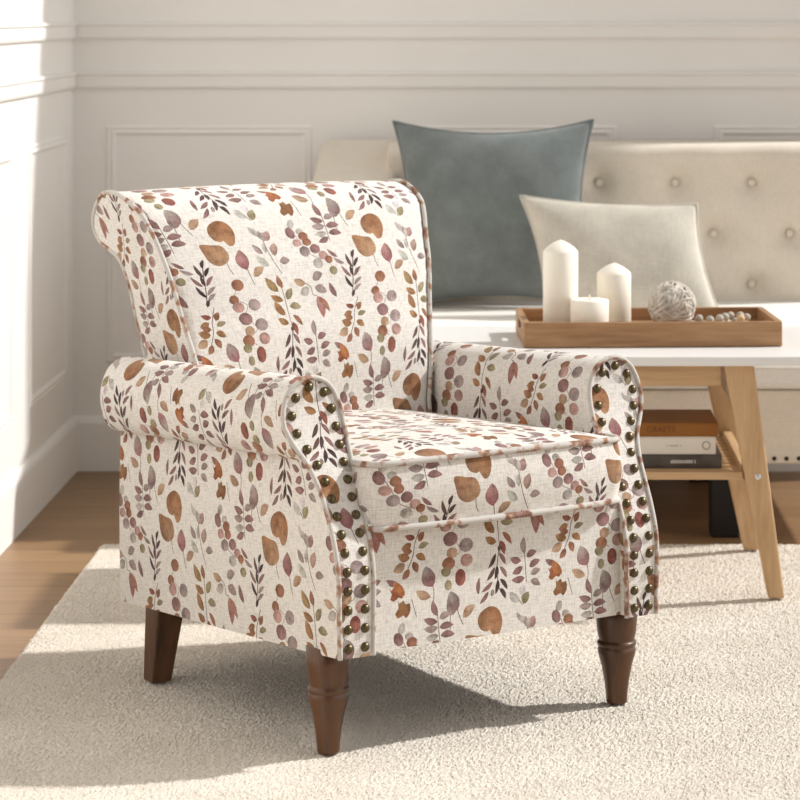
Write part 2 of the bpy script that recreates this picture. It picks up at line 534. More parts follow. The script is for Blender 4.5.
class Patches:
    """fabric patches gathered into one mesh with the print cut into its faces"""
    def __init__(self):
        self.v, self.f, self.n, self.col, self.uv = [], [], [], [], []

    def add(self, outline, S, grid=(0.03, 0.03), place=(0, 0), turn=0, show=True, scale=(1, 1)):
        LOG.append((outline, S, place, turn))
        out = np.array(outline, float)
        a = 0.5 * np.sum(out[:, 0] * np.roll(out[:, 1], -1) - out[:, 1] * np.roll(out[:, 0], -1))
        if a < 0:
            out = out[::-1]
        lo, hi = out.min(0), out.max(0)
        pts = [tuple(p) for p in out]
        faces = [list(range(len(pts)))]
        info = [None]
        if show:
            R = np.array(((math.cos(turn), -math.sin(turn)), (math.sin(turn), math.cos(turn)))) @ np.diag(scale)
            for i in range(-9, 10):
                for j in range(-9, 10):
                    shift = CELL_A * i + CELL_B * j
                    c = R @ (shift + np.array((0.12, -0.15))) + np.array(place)
                    if c[0] < lo[0] - 0.35 or c[0] > hi[0] + 0.35 or c[1] < lo[1] - 0.35 or c[1] > hi[1] + 0.35:
                        continue
                    for L in LEAVES:
                        q = (L['poly'] + shift) @ R.T + np.array(place)
                        if (q.max(0) < lo).any() or (q.min(0) > hi).any():
                            continue
                        k = len(pts)
                        pts += [tuple(p) for p in q]
                        faces.append(list(range(k, k + len(q))))
                        if len(L['mid']):
                            pts += [tuple(p) for p in (L['mid'] + shift) @ R.T + np.array(place)]
                        jit = 1 + 0.10 * random.uniform(-1, 1)
                        info.append((L, shift, jit))
            Ri = np.linalg.inv(R)
        nu, nv = max(1, int((hi[0] - lo[0]) / grid[0])), max(1, int((hi[1] - lo[1]) / grid[1]))
        for i in range(1, nu):
            for j in range(1, nv):
                pts.append((lo[0] + (hi[0] - lo[0]) * (i + 0.25 * (j % 2)) / nu, lo[1] + (hi[1] - lo[1]) * j / nv))
        # keep the outline itself finely divided
        V, E, T, _, _, orig = geometry.delaunay_2d_cdt([Vector(p) for p in pts], [], faces, 0, 1e-6)
        V = np.array([tuple(p) for p in V])
        used, remap = [], {}
        base = len(self.v)
        e = 1e-4
        for tri, of in zip(T, orig):
            if 0 not in of:
                continue
            top = max(of)
            for q in tri:
                if q not in remap:
                    remap[q] = base + len(used)
                    used.append(q)
            a_, b_, c_ = (V[q] for q in tri[:3])
            if (b_[0] - a_[0]) * (c_[1] - a_[1]) - (b_[1] - a_[1]) * (c_[0] - a_[0]) < 0:
                tri = tri[::-1]
            self.f.append([remap[q] for q in tri])
            for q in tri:
                self.uv.append(tuple(V[q]))
                if top == 0:
                    self.col.append((*CREAM, 0.0))
                else:
                    L, shift, jit = info[top]
                    p = Ri @ (V[q] - np.array(place)) - shift
                    b0, d, nn, hw = L['axis']
                    s = float(np.clip(np.dot(p - b0, d) / np.dot(d, d), 0, 1))
                    t = float(np.clip(np.dot(p - b0 - d * s, nn) / max(hw, 1e-6), -1, 1))
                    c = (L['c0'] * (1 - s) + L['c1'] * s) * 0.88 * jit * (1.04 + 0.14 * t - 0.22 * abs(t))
                    self.col.append((*np.clip(c, 0, 1), L['alpha']))
        for q in used:
            u, v = V[q]
            p = np.array(S(u, v), float)
            du = np.array(S(u + e, v)) - np.array(S(u - e, v))
            dv = np.array(S(u, v + e)) - np.array(S(u, v - e))
            n = np.cross(du, dv)
            self.v.append(p)
            self.n.append(n / (np.linalg.norm(n) + 1e-12))

    def build(self, name, parent, m=None):
        me = bpy.data.meshes.new(name)
        me.from_pydata([tuple(p) for p in self.v], [], self.f)
        me.polygons.foreach_set('use_smooth', [True] * len(me.polygons))
        ca = me.color_attributes.new('Col', 'FLOAT_COLOR', 'CORNER')
        ca.data.foreach_set('color', np.array(self.col, np.float32).ravel())
        uv = me.uv_layers.new(name='UVMap')
        uv.data.foreach_set('uv', np.array(self.uv, np.float32).ravel())
        me.update()
        me.normals_split_custom_set_from_vertices([tuple(n) for n in self.n])
        return link(name, me, m or M_PRINT, parent)


def dense(pts, step=0.012, closed=True):
    """polyline with its long edges divided"""
    out = []
    n = len(pts)
    for i in range(n if closed else n - 1):
        a, b = np.array(pts[i], float), np.array(pts[(i + 1) % n], float)
        k = max(1, int(np.linalg.norm(b - a) / step))
        out += [tuple(a + (b - a) * t / k) for t in range(k)]
    if not closed:
        out.append(tuple(pts[-1]))
    return out


# ------------------------------------------------------------------ the armchair
TH = math.radians(34.5)
chair = thing('armchair', 'cream rolled-arm armchair printed with brown and mauve leaves, brass nailheads, on the rug', 'armchair', (-0.0365, 4.559, 0), TH)
RAKE = lambda y: -0.048 * (y + 0.075)
YB = 0.655                                                    # back end of the arms


def yf(z):                                                    # the arm fronts lean back as they rise
    return -0.075 + 0.105 * sstep(0.27, 0.57, z)


ARM_OUT = 0.310
ROLL = catmull([(-.310, .460), (-.326, .463), (-.341, .480), (-.350, .513), (-.347, .546), (-.333, .573), (-.308, .588), (-.281, .586), (-.259, .570), (-.246, .540), (-.2425, .505), (-.2425, .455), (-.244, .40), (-.246, .30), (-.247, .165)], 6)
roll_path = Path2(ROLL)
SHOULDER = catmull([(-.307, .162), (-.309, .26), (-.309, .33), (-.310, .385), (-.314, .425), (-.323, .458), (-.339, .487), tuple(ROLL[18])], 6)
FACE = [tuple(p) for p in SHOULDER[:-1]] + [tuple(p) for p in ROLL[18:]] + [(-.247, .162)]
zz = np.linspace(0.10, 0.62, 80)
front_path = Path2([(yf(z), z) for z in zz])                  # arc length up the leaning front


def arm(sx):
    """sx = 1: the arm on the left of the picture; -1: the other"""
    body = Patches()
    sgn = lambda p: (p[0] * sx, p[1], p[2])
    # outer side
    side = [(-yf(z), z) for z in np.linspace(0.162, 0.474, 26)] + [(-YB, 0.474), (-YB, 0.162)]
    side = dense(side, 0.03)
    mirror = lambda pts: [(p[0] * sx, p[1]) for p in pts]

    def side_pt(u, v):                                        # the side swells out to meet the shoulder of the front panel
        y = -u * sx
        o = -float(np.interp(v, SHOULDER[:, 1], SHOULDER[:, 0]))
        near = 1 - sstep(0.0, 0.12, y - yf(v))
        return sgn((-(ARM_OUT + 0.003 * math.sin(PI * (v - .162) / .31) + (o - ARM_OUT) * near), y, v + RAKE(y)))
    body.add(mirror(side), side_pt, (0.05, 0.05), (-0.097 if sx > 0 else 0.2, 0.348 if sx > 0 else 0.3), 0, True, (1.17, 1.08))
    # the roll and the inner face
    def roll_pt(u, v):
        x, z = roll_path.ext(v)
        y = -u * sx
        return sgn((x, y, z + RAKE(y) * min(1, max(0.0, 1))))
    ss = np.linspace(0, roll_path.L, 60)
    edge = [(-(yf(roll_path(s)[1]) - 0.0), s) for s in ss]
    ol = dense(edge + [(-YB, roll_path.L), (-YB, 0)], 0.012)
    body.add(mirror(ol), roll_pt, (0.04, 0.009), (-0.215 if sx > 0 else 0.101, 0.141 if sx > 0 else 0.094), PI, True, (1.16, 1.05))
    # back end of the roll
    cap = [(p[0], p[1]) for p in ROLL]
    body.add([(-p[0] * sx, p[1]) for p in cap], lambda u, v: (-u, YB, v + RAKE(YB)), (0.04, 0.04), (0, 0), 0, show=False)
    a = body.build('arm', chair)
    # front facing panel
    fp = Patches()
    s_of_z = lambda z: np.interp(z, front_path.p[:, 1], front_path.s)
    poly = dense(FACE, 0.01)
    tri = [(p[0] * sx, s_of_z(p[1])) for p in poly]

    def face_pt(u, v, off=0.0):
        y, z = front_path.ext(v)
        return (u, y - off, z + RAKE(y))
    fp.add(tri, lambda u, v: face_pt(u, v, 0.003), (0.02, 0.012), (-0.30 if sx > 0 else 0.26, 0.33 if sx > 0 else 0.44), 0)
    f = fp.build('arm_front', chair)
    # piping round the panel
    path = dense(FACE, 0.008, False)
    pp = [Vector(face_pt(p[0] * sx, s_of_z(p[1]), 0.003)) for p in path]
    obj('piping', tube(bmesh.new(), pp, 0.0042, 8), M_PIPE, f, True)
    # nailheads, one row just inside the piping
    P = np.array([(p[0] * sx, s_of_z(p[1])) for p in path])
    t = np.gradient(P, axis=0)
    t /= np.linalg.norm(t, axis=1)[:, None]
    inward = np.stack([t[:, 1], -t[:, 0]], 1) * sx
    k_ = np.ones(9) / 9
    inn = np.stack([np.convolve(np.pad(inward[:, c], 4, 'edge'), k_, 'valid') for c in (0, 1)], 1)
    Q = P + inn * 0.0155
    q = Path2(Q)
    count = int(q.L / 0.0292)
    for k in range(count):
        s = (k + 0.5) / count * q.L
        u, v = q(s)
        c = Vector(face_pt(u, v, 0.003))
        e = 1e-3
        n = (Vector(face_pt(u + e, v)) - Vector(face_pt(u - e, v))).cross(Vector(face_pt(u, v + e)) - Vector(face_pt(u, v - e))).normalized()
        o = bpy.data.objects.new('nailhead', NAIL)
        C.objects.link(o)
        o.parent = f
        o.location = c
        o.rotation_euler = n.to_track_quat('Z', 'Y').to_euler()
    if sx < 0:
        a.location.x = f.location.x = -0.003
        a.scale.z = f.scale.z = 0.984
    return a


bm = lathe(bmesh.new(), [(0.0078, -0.001), (0.0078, 0.0006), (0.0071, 0.0026), (0.0054, 0.0046), (0.0029, 0.0058), (0, 0.0061)], 16)
NAIL = bpy.data.meshes.new('nailhead')
bmesh.ops.recalc_face_normals(bm, faces=bm.faces[:])
bm.to_mesh(NAIL)
bm.free()
NAIL.materials.append(M_NAIL)
NAIL.polygons.foreach_set('use_smooth', [True] * len(NAIL.polygons))
arm(1)
arm(-1)

# front rail under the cushion
fr = Patches()
fr.add(dense([(-.248, .162), (.248, .162), (.248, .362), (-.248, .362)], 0.04), lambda u, v: (u, -.060 - 0.004 * math.cos(PI * u / .5), v), (0.05, 0.05), (-0.0175, 0.184), 0)
fr.build('front_rail', chair)

# seat cushion
CW, CF, CB = 0.2415, -0.076, 0.49


def perim(n=10):
    p = [(-CW, CB)]
    r = 0.035
    for k in range(n + 1):
        a = PI + (PI / 2) * k / n
        p.append((-CW + r + r * math.cos(a), CF + r + r * math.sin(a)))
    for k in range(1, 12):
        x = -CW + r + (2 * CW - 2 * r) * k / 12
        p.append((x, CF - 0.016 * math.cos(PI * x / (2 * (CW - r))) ** 0.7))
    for k in range(n + 1):
        a = 1.5 * PI + (PI / 2) * k / n
        p.append((CW - r + r * math.cos(a), CF + r + r * math.sin(a)))
    p.append((CW, CB))
    return p


per = Path2(dense(perim(), 0.01, False))
ctr = per.L / 2
pt_tang = lambda s: (np.array(per(s + 2e-3)) - np.array(per(s - 2e-3)))
ZL, ZH = 0.352, 0.452


def zh(x, y):                                                 # upper seam, a little lower at the front corners' inside
    return ZH + 0.004 * math.cos(PI * x / 0.48)


sc = Patches()


def wall_pt(u, v):
    s = min(per.L - 1e-3, max(1e-3, u + ctr))
    x, y = per(s)
    t = pt_tang(s)
    n = np.array((t[1], -t[0])) / (np.linalg.norm(t) + 1e-9)
    w = (v - ZL) / (ZH - ZL)
    b = 0.009 * math.sin(PI * min(1, max(0, w)))
    return (x + n[0] * b, y + n[1] * b, ZL + w * (zh(x, y) - ZL) + (RAKE(y) + 0.002))


sc.add(dense([(-ctr, ZL), (ctr, ZL), (ctr, ZH), (-ctr, ZH)], 0.012), wall_pt, (0.012, 0.02), (-0.06, 0.44), 0)


def top_pt(u, v):
    x, y = u, v
    ex = max(0.0, 1 - abs(x / CW) ** 2.6)
    ey = max(0.0, min(1, (y - CF + 0.018) / 0.16))
    ey = 1 - (1 - ey) ** 2.4
    return (x, y, zh(x, y) + 0.020 * (ex ** 0.75) * ey + (RAKE(y) + 0.002))


sc.add(dense(perim(), 0.01), top_pt, (0.02, 0.02), (-0.132, -0.063), 0)
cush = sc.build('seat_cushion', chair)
for lvl in (0, 1):
    pts = []
    for s in np.linspace(0.0, per.L, 150):
        p = wall_pt(s - ctr, ZL + (ZH - ZL) * lvl)
        t = pt_tang(min(per.L - 3e-3, max(3e-3, s)))
        n = np.array((t[1], -t[0])) / (np.linalg.norm(t) + 1e-9)
        pts.append((p[0] + n[0] * 0.002, p[1] + n[1] * 0.002, p[2]))
    obj('piping', tube(bmesh.new(), pts, 0.0052, 8), M_PIPE, cush, True)
bm = bmesh.new()
vs = [bm.verts.new((x, y, ZL - 0.001 + (RAKE(y) + 0.002))) for x, y in perim()]
bm.faces.new(vs)
obj('cushion_underside', bm, M_PIPE, cush)

# backrest: a long profile rolled over the top
INNER = catmull([(.478, .40), (.492, .48), (.519, .565), (.545, .628), (.567, .685), (.590, .730), (.618, .775), (.652, .815), (.695, .838), (.740, .850), (.795, .846), (.838, .824), (.860, .795), (.862, .770), (.842, .746), (.800, .733), (.762, .718), (.735, .680), (.722, .625), (.708, .565), (.690, .45), (.660, .13)], 5)
INNER = np.array([(y - 0.007 * sstep(.45, .56, z) - 0.0165 * sstep(.54, .78, z) - 0.018 * sstep(.73, .85, z) - 0.015 * sstep(.75, .85, y), z - 0.013 * sstep(.70, .84, z)) for y, z in INNER])
bp = Path2(INNER)
S_SEAM = 0.0
half = lambda z: 0.241 + 0.18 * (min(0.87, max(0.40, z)) - 0.56) + 0.008 * sstep(.74, .85, z) if z > .45 else 0.222
S_TOP = float(np.interp(0.795, INNER[:60, 0], bp.s[:60]))
PUFF = 0.026


def back_pt(u, v):
    y, z = bp.ext(v)
    y2, z2 = bp.ext(v + 1e-3)
    y1, z1 = bp.ext(v - 1e-3)
    ty, tz = y2 - y1, z2 - z1
    L = math.hypot(ty, tz) + 1e-12
    ny, nz = -tz / L, ty / L                                 # outward: towards the sitter, then up, then back
    hw = half(z)
    x = u / 0.27 * hw
    k = max(0.0, 1 - abs(u / 0.27) ** 3.0)
    amp = PUFF * sstep(0.05, 0.22, v) * (1 - sstep(S_TOP - 0.26, S_TOP - 0.03, v))
    # rounded front corners of the scroll
    ed = max(0.0, (abs(u) - 0.258) / 0.012)
    rr = 0.005 * ed ** 2
    return (x, y + ny * (amp * k - rr), z + nz * (amp * k - rr))


bk = Patches()
bk.add(dense([(-.27, 0), (.27, 0), (.27, bp.L), (-.27, bp.L)], 0.012), back_pt, (0.02, 0.012), (0.1475, 0.376), 0)
# the two side panels (a scroll outline), drawn in the chair's depth and height
iy = [tuple(p) for p in INNER]
rear_end = max(range(len(iy)), key=lambda i: iy[i][0])
scroll = dense([p for p in iy if p[1] > 0.40], 0.012)
for sx in (1, -1):
    bk.add([(-p[0] * sx, p[1]) for p in scroll], lambda u, v, sx=sx: (-sx * (half(v) + 0.002), -u * sx, v), (0.03, 0.03), (-0.5645 if sx > 0 else 0.62, 0.618 if sx > 0 else 0.66), 0)
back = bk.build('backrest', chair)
for sx in (1, -1):
    pts = []
    for s in np.linspace(0.02, bp.L * 0.86, 170):
        y, z = bp(s)
        pts.append((-sx * (half(z) + 0.001), y, z))
    obj('piping', tube(bmesh.new(), pts, 0.0042, 8), M_PIPE, back, True)

# underside and legs
bm = bmesh.new()
lo = [(-.300, -.045, .160), (.300, -.045, .160), (.300, YB - .01, .162 + RAKE(YB)), (-.300, YB - .01, .162 + RAKE(YB))]
hexa(bm, lo, [(x, y, z + 0.03) for x, y, z in lo])
obj('dust_cover', bm, M_UNDER, chair)
FRONT = [(0.0, 0.0), (0.0165, 0.0), (0.0178, 0.003), (0.0180, 0.012), (0.0205, 0.035), (0.0255, 0.062), (0.0312, 0.083), (0.0322, 0.090), (0.0305, 0.0945), (0.0300, 0.0955),
         (0.0325, 0.0975), (0.0330, 0.1005), (0.0322, 0.1035), (0.0295, 0.1050), (0.0300, 0.1070), (0.0325, 0.118), (0.0345, 0.140), (0.0350, 0.168), (0.0, 0.168)]
for x in (-.2815, .2815):
    obj('leg', lathe(bmesh.new(), FRONT, 40, (x, 0, 0)), M_LEG, chair, True)
for x in (-.2815, .2815):
    bm = bmesh.new()
    a, b = 0.0185, 0.0265
    sx = 1 if x > 0 else -1
    hexa(bm, [(x - a, .573 - a, 0), (x + a, .573 - a, 0), (x + a, .573 + a, 0), (x - a, .573 + a, 0)],
         [(x * 0.985 - b, .548 - b, .15), (x * 0.985 + b, .548 - b, .15), (x * 0.985 + b, .548 + b, .15), (x * 0.985 - b, .548 + b, .15)])
    obj('leg', bm, M_LEG, chair, False, 0.003)

# ------------------------------------------------------------------ the room
FZ = -0.012
WX, WY = -1.088, 7.165
st = lambda name, bm, m, **k: tag(obj(name, bm, m, **k), kind='structure')
st('floor', boxbm(WX - .1, 3.2, 2.2, WY + .1, FZ - .05, FZ), M_FLOOR)
st('wall_back', boxbm(WX - .12, 1.3, WY, WY + .12, FZ - .05, 2.6), M_WALL)
st('wall_left', boxbm(WX - .12, WX, 2.2, WY, FZ - .05, 2.6), M_WALL)


def profile_bar(bm, a, b, prof, up, out):
    """extrude a moulding profile [(out, up)] from a to b"""
    a, b, up, out = Vector(a), Vector(b), Vector(up), Vector(out)
    ra = [bm.verts.new(a + out * p + up * q) for p, q in prof]
    rb = [bm.verts.new(b + out * p + up * q) for p, q in prof]
    n = len(prof)
    for i in range(n):
        j = (i + 1) % n
        bm.faces.new([ra[i], ra[j], rb[j], rb[i]])
    bm.faces.new(ra[::-1])
    bm.faces.new(rb)
    return bm


base_prof = [(0, 0), (.014, 0), (.014, .112), (.011, .120), (.006, .126), (0, .128)]
st('baseboard_back', profile_bar(bmesh.new(), (WX, WY, FZ), (1.3, WY, FZ), [(p, q * 1.08) for p, q in base_prof], (0, 0, 1), (0, -1, 0)), M_WALL)
st('baseboard_left', profile_bar(bmesh.new(), (WX, 2.2, FZ), (WX, WY - .014, FZ), [(p, q * 1.08) for p, q in base_prof], (0, 0, 1), (1, 0, 0)), M_WALL)
rail_prof = [(0, 0), (.008, 0), (.010, .006), (.010, .030), (.014, .034), (.014, .040), (0, .042)]
tn = 1
for z in (1.088, 0.962):
    st('trim_%d' % tn, profile_bar(bmesh.new(), (WX, WY, z), (1.3, WY, z), rail_prof, (0, 0, 1), (0, -1, 0)), M_WALL)
    st('trim_%d' % (tn + 1), profile_bar(bmesh.new(), (WX, 2.2, z), (WX, WY - .014, z), rail_prof, (0, 0, 1), (1, 0, 0)), M_WALL)
    tn += 2


def panel(a0, a1, z0, z1, wall):
    """a rectangular picture-frame moulding on a wall; a runs along X (back wall) or Y (left wall)"""
    bm = bmesh.new()
    prof = [(0.0, 0.0), (0.005, 0.005), (0.011, 0.003), (0.018, 0.006), (0.026, 0.0)]      # (inset from the rim, height off the wall)
    P = (lambda a, z, h: (a, WY - h, z)) if wall == 'back' else (lambda a, z, h: (WX + h, a, z))
    rings = []
    for ins, h in prof:
        rings.append([bm.verts.new(P(a, z, h)) for a, z in ((a0 + ins, z0 + ins), (a1 - ins, z0 + ins), (a1 - ins, z1 - ins), (a0 + ins, z1 - ins))])
    for r, s in zip(rings, rings[1:]):
        for i in range(4):
            j = (i + 1) % 4
            bm.faces.new([r[i], r[j], s[j], s[i]])
    return bm


for a0, a1 in ((-1.003, -.478), (-.255, .297), (.545, 1.08)):
    st('trim_%d' % tn, panel(a0, a1, .262, .866, 'back'), M_WALL)
    tn += 1
for a0, a1 in ((6.49, 7.05), (5.70, 6.26), (4.91, 5.47), (4.12, 4.68)):
    st('trim_%d' % tn, panel(a0, a1, .238, .848, 'left'), M_WALL)
    tn += 1

# ------------------------------------------------------------------ rug
X0, X1, Y0, Y1 = -.872, 1.15, 3.75, 6.14
nx, ny = 760, 560
xs, ys = np.linspace(X0, X1, nx), np.linspace(Y0, Y1, ny)
gx, gy = np.meshgrid(xs, ys)
h = rng.uniform(-1, 1, (ny, nx))
soft = (h + np.roll(h, 1, 1) + np.roll(h, 1, 0) + np.roll(np.roll(h, 1, 0), 1, 1)) / 2
gz = -0.0036 + 0.0014 * h + 0.0004 * soft
edge = np.minimum(np.minimum(gx - X0, X1 - gx), np.minimum(gy - Y0, Y1 - gy))
gz -= 0.009 * np.clip(1 - edge / 0.012, 0, 1) ** 2
gx = gx + 0.001 * rng.uniform(-1, 1, gx.shape)
wob = (edge < 0.004)
gx = gx + wob * 0.0012 * rng.normal(0, 1, gx.shape)
co = np.stack([gx, gy, gz], -1).reshape(-1, 3)
ii = np.arange(nx * ny).reshape(ny, nx)
q = np.stack([ii[:-1, :-1], ii[:-1, 1:], ii[1:, 1:], ii[1:, :-1]], -1).reshape(-1, 4)
loop = np.concatenate([ii[0, :], ii[1:, -1], ii[-1, -2::-1], ii[-2:0:-1, 0]])
low = co[loop].copy()
low[:, 2] = FZ
kk = len(co) + np.arange(len(loop))
sk = np.stack([loop, kk, np.roll(kk, -1), np.roll(loop, -1)], -1)
allv, allq = np.concatenate([co, low]), np.concatenate([q, sk])
me = bpy.data.meshes.new('rug')
me.from_pydata(allv.tolist(), [], allq.tolist())
rug = link('rug', me, M_RUG, None, False)
tag(rug, 'cream low-pile rug lying under the armchair on the wooden floor', 'rug')

# ------------------------------------------------------------------ coffee table
TX0, TX1, TY0, TY1, TZ = -.36, .70, 5.49, 6.02, .484
tbl = thing('coffee_table', 'white-topped coffee table with splayed oak legs and slatted shelf', 'coffee table', ((TX0 + TX1) / 2, (TY0 + TY1) / 2, 0))
tl = Vector(tbl.location)


def tobj(name, bm, m, **k):
    bmesh.ops.translate(bm, verts=bm.verts[:], vec=-tl)
    return obj(name, bm, m, tbl, **k)


tobj('tabletop', boxbm(TX0, TX1, TY0, TY1, TZ - .019, TZ), M_TOP, bev=.003)
LT = TZ - .019
legs = []
for sx in (1, -1):
    for sy in (-1, 1):
        cx = (TX0 + TX1) / 2
        m = lambda x: cx + sx * (x - cx)
        if sy < 0:
            top, bot, y0, y1, b0, b1 = (.438, .498), (.529, .561), 5.515, 5.545, 5.545, 5.573
        else:
            top, bot, y0, y1, b0, b1 = (.418, .498), (.524, .558), 5.955, 5.985, 6.045, 6.072
        bm = hexa(bmesh.new(), [(m(bot[0]), b0, 0), (m(bot[1]), b0, 0), (m(bot[1]), b1, 0), (m(bot[0]), b1, 0)],
                  [(m(top[0]), y0, LT), (m(top[1]), y0, LT), (m(top[1]), y1, LT), (m(top[0]), y1, LT)])
        lg = tobj('leg', bm, M_OAK, bev=.004)
        if sy < 0 and sx > 0:
            b = lathe(bmesh.new(), [(0, .003), (.0035, .0028), (.0062, .0015), (.0065, 0), (.0065, -.002)], 20)
            bmesh.ops.rotate(b, verts=b.verts[:], matrix=Matrix.Rotation(PI / 2, 3, 'X'))
            bmesh.ops.translate(b, verts=b.verts[:], vec=Vector((.507, 5.530, .243)) - tl)
            bo = obj('bolt', b, M_STEEL, lg, True)
            bo['label'] = 'round steel bolt head'
tobj('apron', boxbm(TX0 + .16, .435, 5.530, 5.550, LT - .044, LT), M_OAKX, bev=.002)
tobj('apron', boxbm(TX0 + .16, .435, 5.950, 5.970, LT - .044, LT), M_OAKX, bev=.002)
for x in (.452, 2 * (TX0 + TX1) / 2 - .452 - .022):
    tobj('apron', boxbm(x, x + .022, 5.545, 5.956, LT - .075, LT), M_OAKY, bev=.002)
SZ = .2505
tobj('shelf_rail', boxbm(TX0 + .13, .478, 5.538, 5.558, SZ - .015, SZ + .001), M_OAKX, bev=.002)
tobj('shelf_rail', boxbm(TX0 + .13, .478, 5.985, 6.005, SZ - .015, SZ + .001), M_OAKX, bev=.002)
for x in (.474, TX0 + TX1 - .474 - .018):
    tobj('shelf_side', boxbm(x, x + .018, 5.556, 5.99, SZ - .019, SZ + .014), M_OAKY, bev=.002)
y = 5.575
while y < 5.965:
    tobj('slat', boxbm(TX0 + .14, .476, y, y + .027, SZ - .012, SZ), M_OAKX, bev=.002)
    y += .0425

# books on the shelf
def book(name, label, x0, x1, y0, y1, z0, z1, cover, mats, page):
    t = thing(name, label, 'book', ((x0 + x1) / 2, (y0 + y1) / 2, z0), 0, 'books stacked on the table shelf')
    o = Vector(t.location)
    th = .0025
    bm = bmesh.new()
    box(bm, x0, x1, y0, y1, z0, z0 + th)
    box(bm, x0, x1, y0, y1, z1 - th, z1)
    box(bm, x0, x1, y0, y0 + th, z0 + th, z1 - th)
    bmesh.ops.translate(bm, verts=bm.verts[:], vec=-o)
    obj('cover', bm, cover, t, bev=.001)
    bm = boxbm(x0 + .004, x1 - .004, y0 + th, y1 - .005, z0 + th, z1 - th)
    bmesh.ops.translate(bm, verts=bm.verts[:], vec=-o)
    obj('pages', bm, page, t)
    return t, o


M_PAGE = mat_plain('book_pages', lin(236, 226, 205), 0.9)
M_BKB = mat_plain('brown_book_cloth', lin(150, 98, 44), 0.6, 0, 0.3, 0.05, 20, 0.1, 300)
M_BKW = mat_plain('white_book_cover', lin(232, 226, 214), 0.55)
M_BKG = mat_plain('charcoal_book_cover', lin(92, 86, 80), 0.55, 0, 0.3, 0.45, 14)
M_INKB = mat_plain('dark_brown_ink', lin(118, 68, 24), 0.6)
M_INKG = mat_plain('grey_ink', lin(172, 166, 154), 0.6)
M_INKW = mat_plain('white_ink', lin(226, 222, 214), 0.6)
zb = SZ + .0005
BX = .06


def words_on(name, txt, size, x, y, z, m, parent, o, sxx=1.0):
    cu = bpy.data.curves.new(name, 'FONT')
    cu.body = txt
    cu.size = size
    cu.extrude = 0.0003
    cu.align_x = 'CENTER'
    cu.align_y = 'CENTER'
    tmp = bpy.data.objects.new('tmp', cu)
    C.objects.link(tmp)
    dg = bpy.context.evaluated_depsgraph_get()
    me = bpy.data.meshes.new_from_object(tmp.evaluated_get(dg))
    bpy.data.objects.remove(tmp)
    me.name = name
    ob = link(name, me, m, parent)
    ob.location = Vector((x, y, z)) - o
    ob.rotation_euler = (PI / 2, 0, 0)
    ob.scale = (sxx, 1, 1)
    return ob


def marks(name, x0, x1, z, hgt, y, m, parent, o, seed):
    """a line of print too small to read: a row of tiny upright strokes"""
    r = random.Random(seed)
    bm = bmesh.new()
    x = x0
    while x < x1:
        w = r.uniform(.0012, .0026)
        if r.random() > .15:
            hh = hgt * r.uniform(.7, 1.0)
            box(bm, x, x + w, y - .0003, y + .0003, z - hgt / 2, z - hgt / 2 + hh)
        x += w + .0011
    bmesh.ops.translate(bm, verts=bm.verts[:], vec=-o)
    return obj(name, bm, m, parent)


BY = 5.585
t, o = book('book', 'charcoal book at the bottom of the stack on the table shelf', BX, .440, BY, BY + .29, zb, zb + .0275, M_BKG, 0, M_PAGE)
marks('spine_lettering', .336, .387, zb + .0135, .0075, BY - .0004, M_INKW, t, o, 4)
t, o = book('book', 'white book in the middle of the stack on the table shelf', BX, .428, BY - .003, BY + .27, zb + .0280, zb + .0632, M_BKW, 0, M_PAGE)
marks('spine_lettering', .330, .360, zb + .0455, .0035, BY - .0034, M_INKG, t, o, 9)
bm = tube(bmesh.new(), [(.409 + .0075 * math.cos(2 * PI * k / 20), BY - .0034, zb + .0455 + .0075 * math.sin(2 * PI * k / 20)) for k in range(20)], .0012, 6, True)
bmesh.ops.translate(bm, verts=bm.verts[:], vec=-o)
obj('round_emblem', bm, M_INKG, t, True)
t, o = book('book', 'brown book lying on top of the stack on the table shelf', BX, .432, BY - .006, BY + .185, zb + .0637, zb + .0905, M_BKB, 0, M_PAGE)
words_on('spine_title', 'CRAFTS', .0165, .319, BY - .0066, zb + .0775, M_INKB, t, o, 1.0)

# ------------------------------------------------------------------ tray and what stands on it
TR = math.radians(3.0)
tray = thing('serving_tray', 'long wooden tray with cut-out handles on the white table top', 'tray', (.300, 5.780, TZ + .0006), TR)
TL, TD, THT, TT = .520, .285, .050, .012
obj('tray_base', boxbm(-TL / 2 + TT, TL / 2 - TT, -TD / 2 + TT, TD / 2 - TT, 0, .024), M_TRAY, tray)
for sy in (-1, 1):
    y = sy * (TD / 2 - TT / 2)
    obj('long_side', boxbm(-TL / 2, TL / 2, y - TT / 2, y + TT / 2, 0, THT), M_TRAY, tray, bev=.0025)
for sx in (-1, 1):
    x = sx * (TL / 2 - TT / 2)
    bm = bmesh.new()
    # end board with a slot for the hand
    y0, y1, s0, s1, z0, z1 = -TD / 2 + TT, TD / 2 - TT, -.048, .048, .020, .040
    box(bm, x - TT / 2, x + TT / 2, y0, s0, 0, THT)
    box(bm, x - TT / 2, x + TT / 2, s1, y1, 0, THT)
    box(bm, x - TT / 2, x + TT / 2, s0, s1, 0, z0)
    box(bm, x - TT / 2, x + TT / 2, s0, s1, z1, THT)
    obj('end_board', bm, M_TRAYY, tray)
TB = TZ + .0006 + .024 + .0006
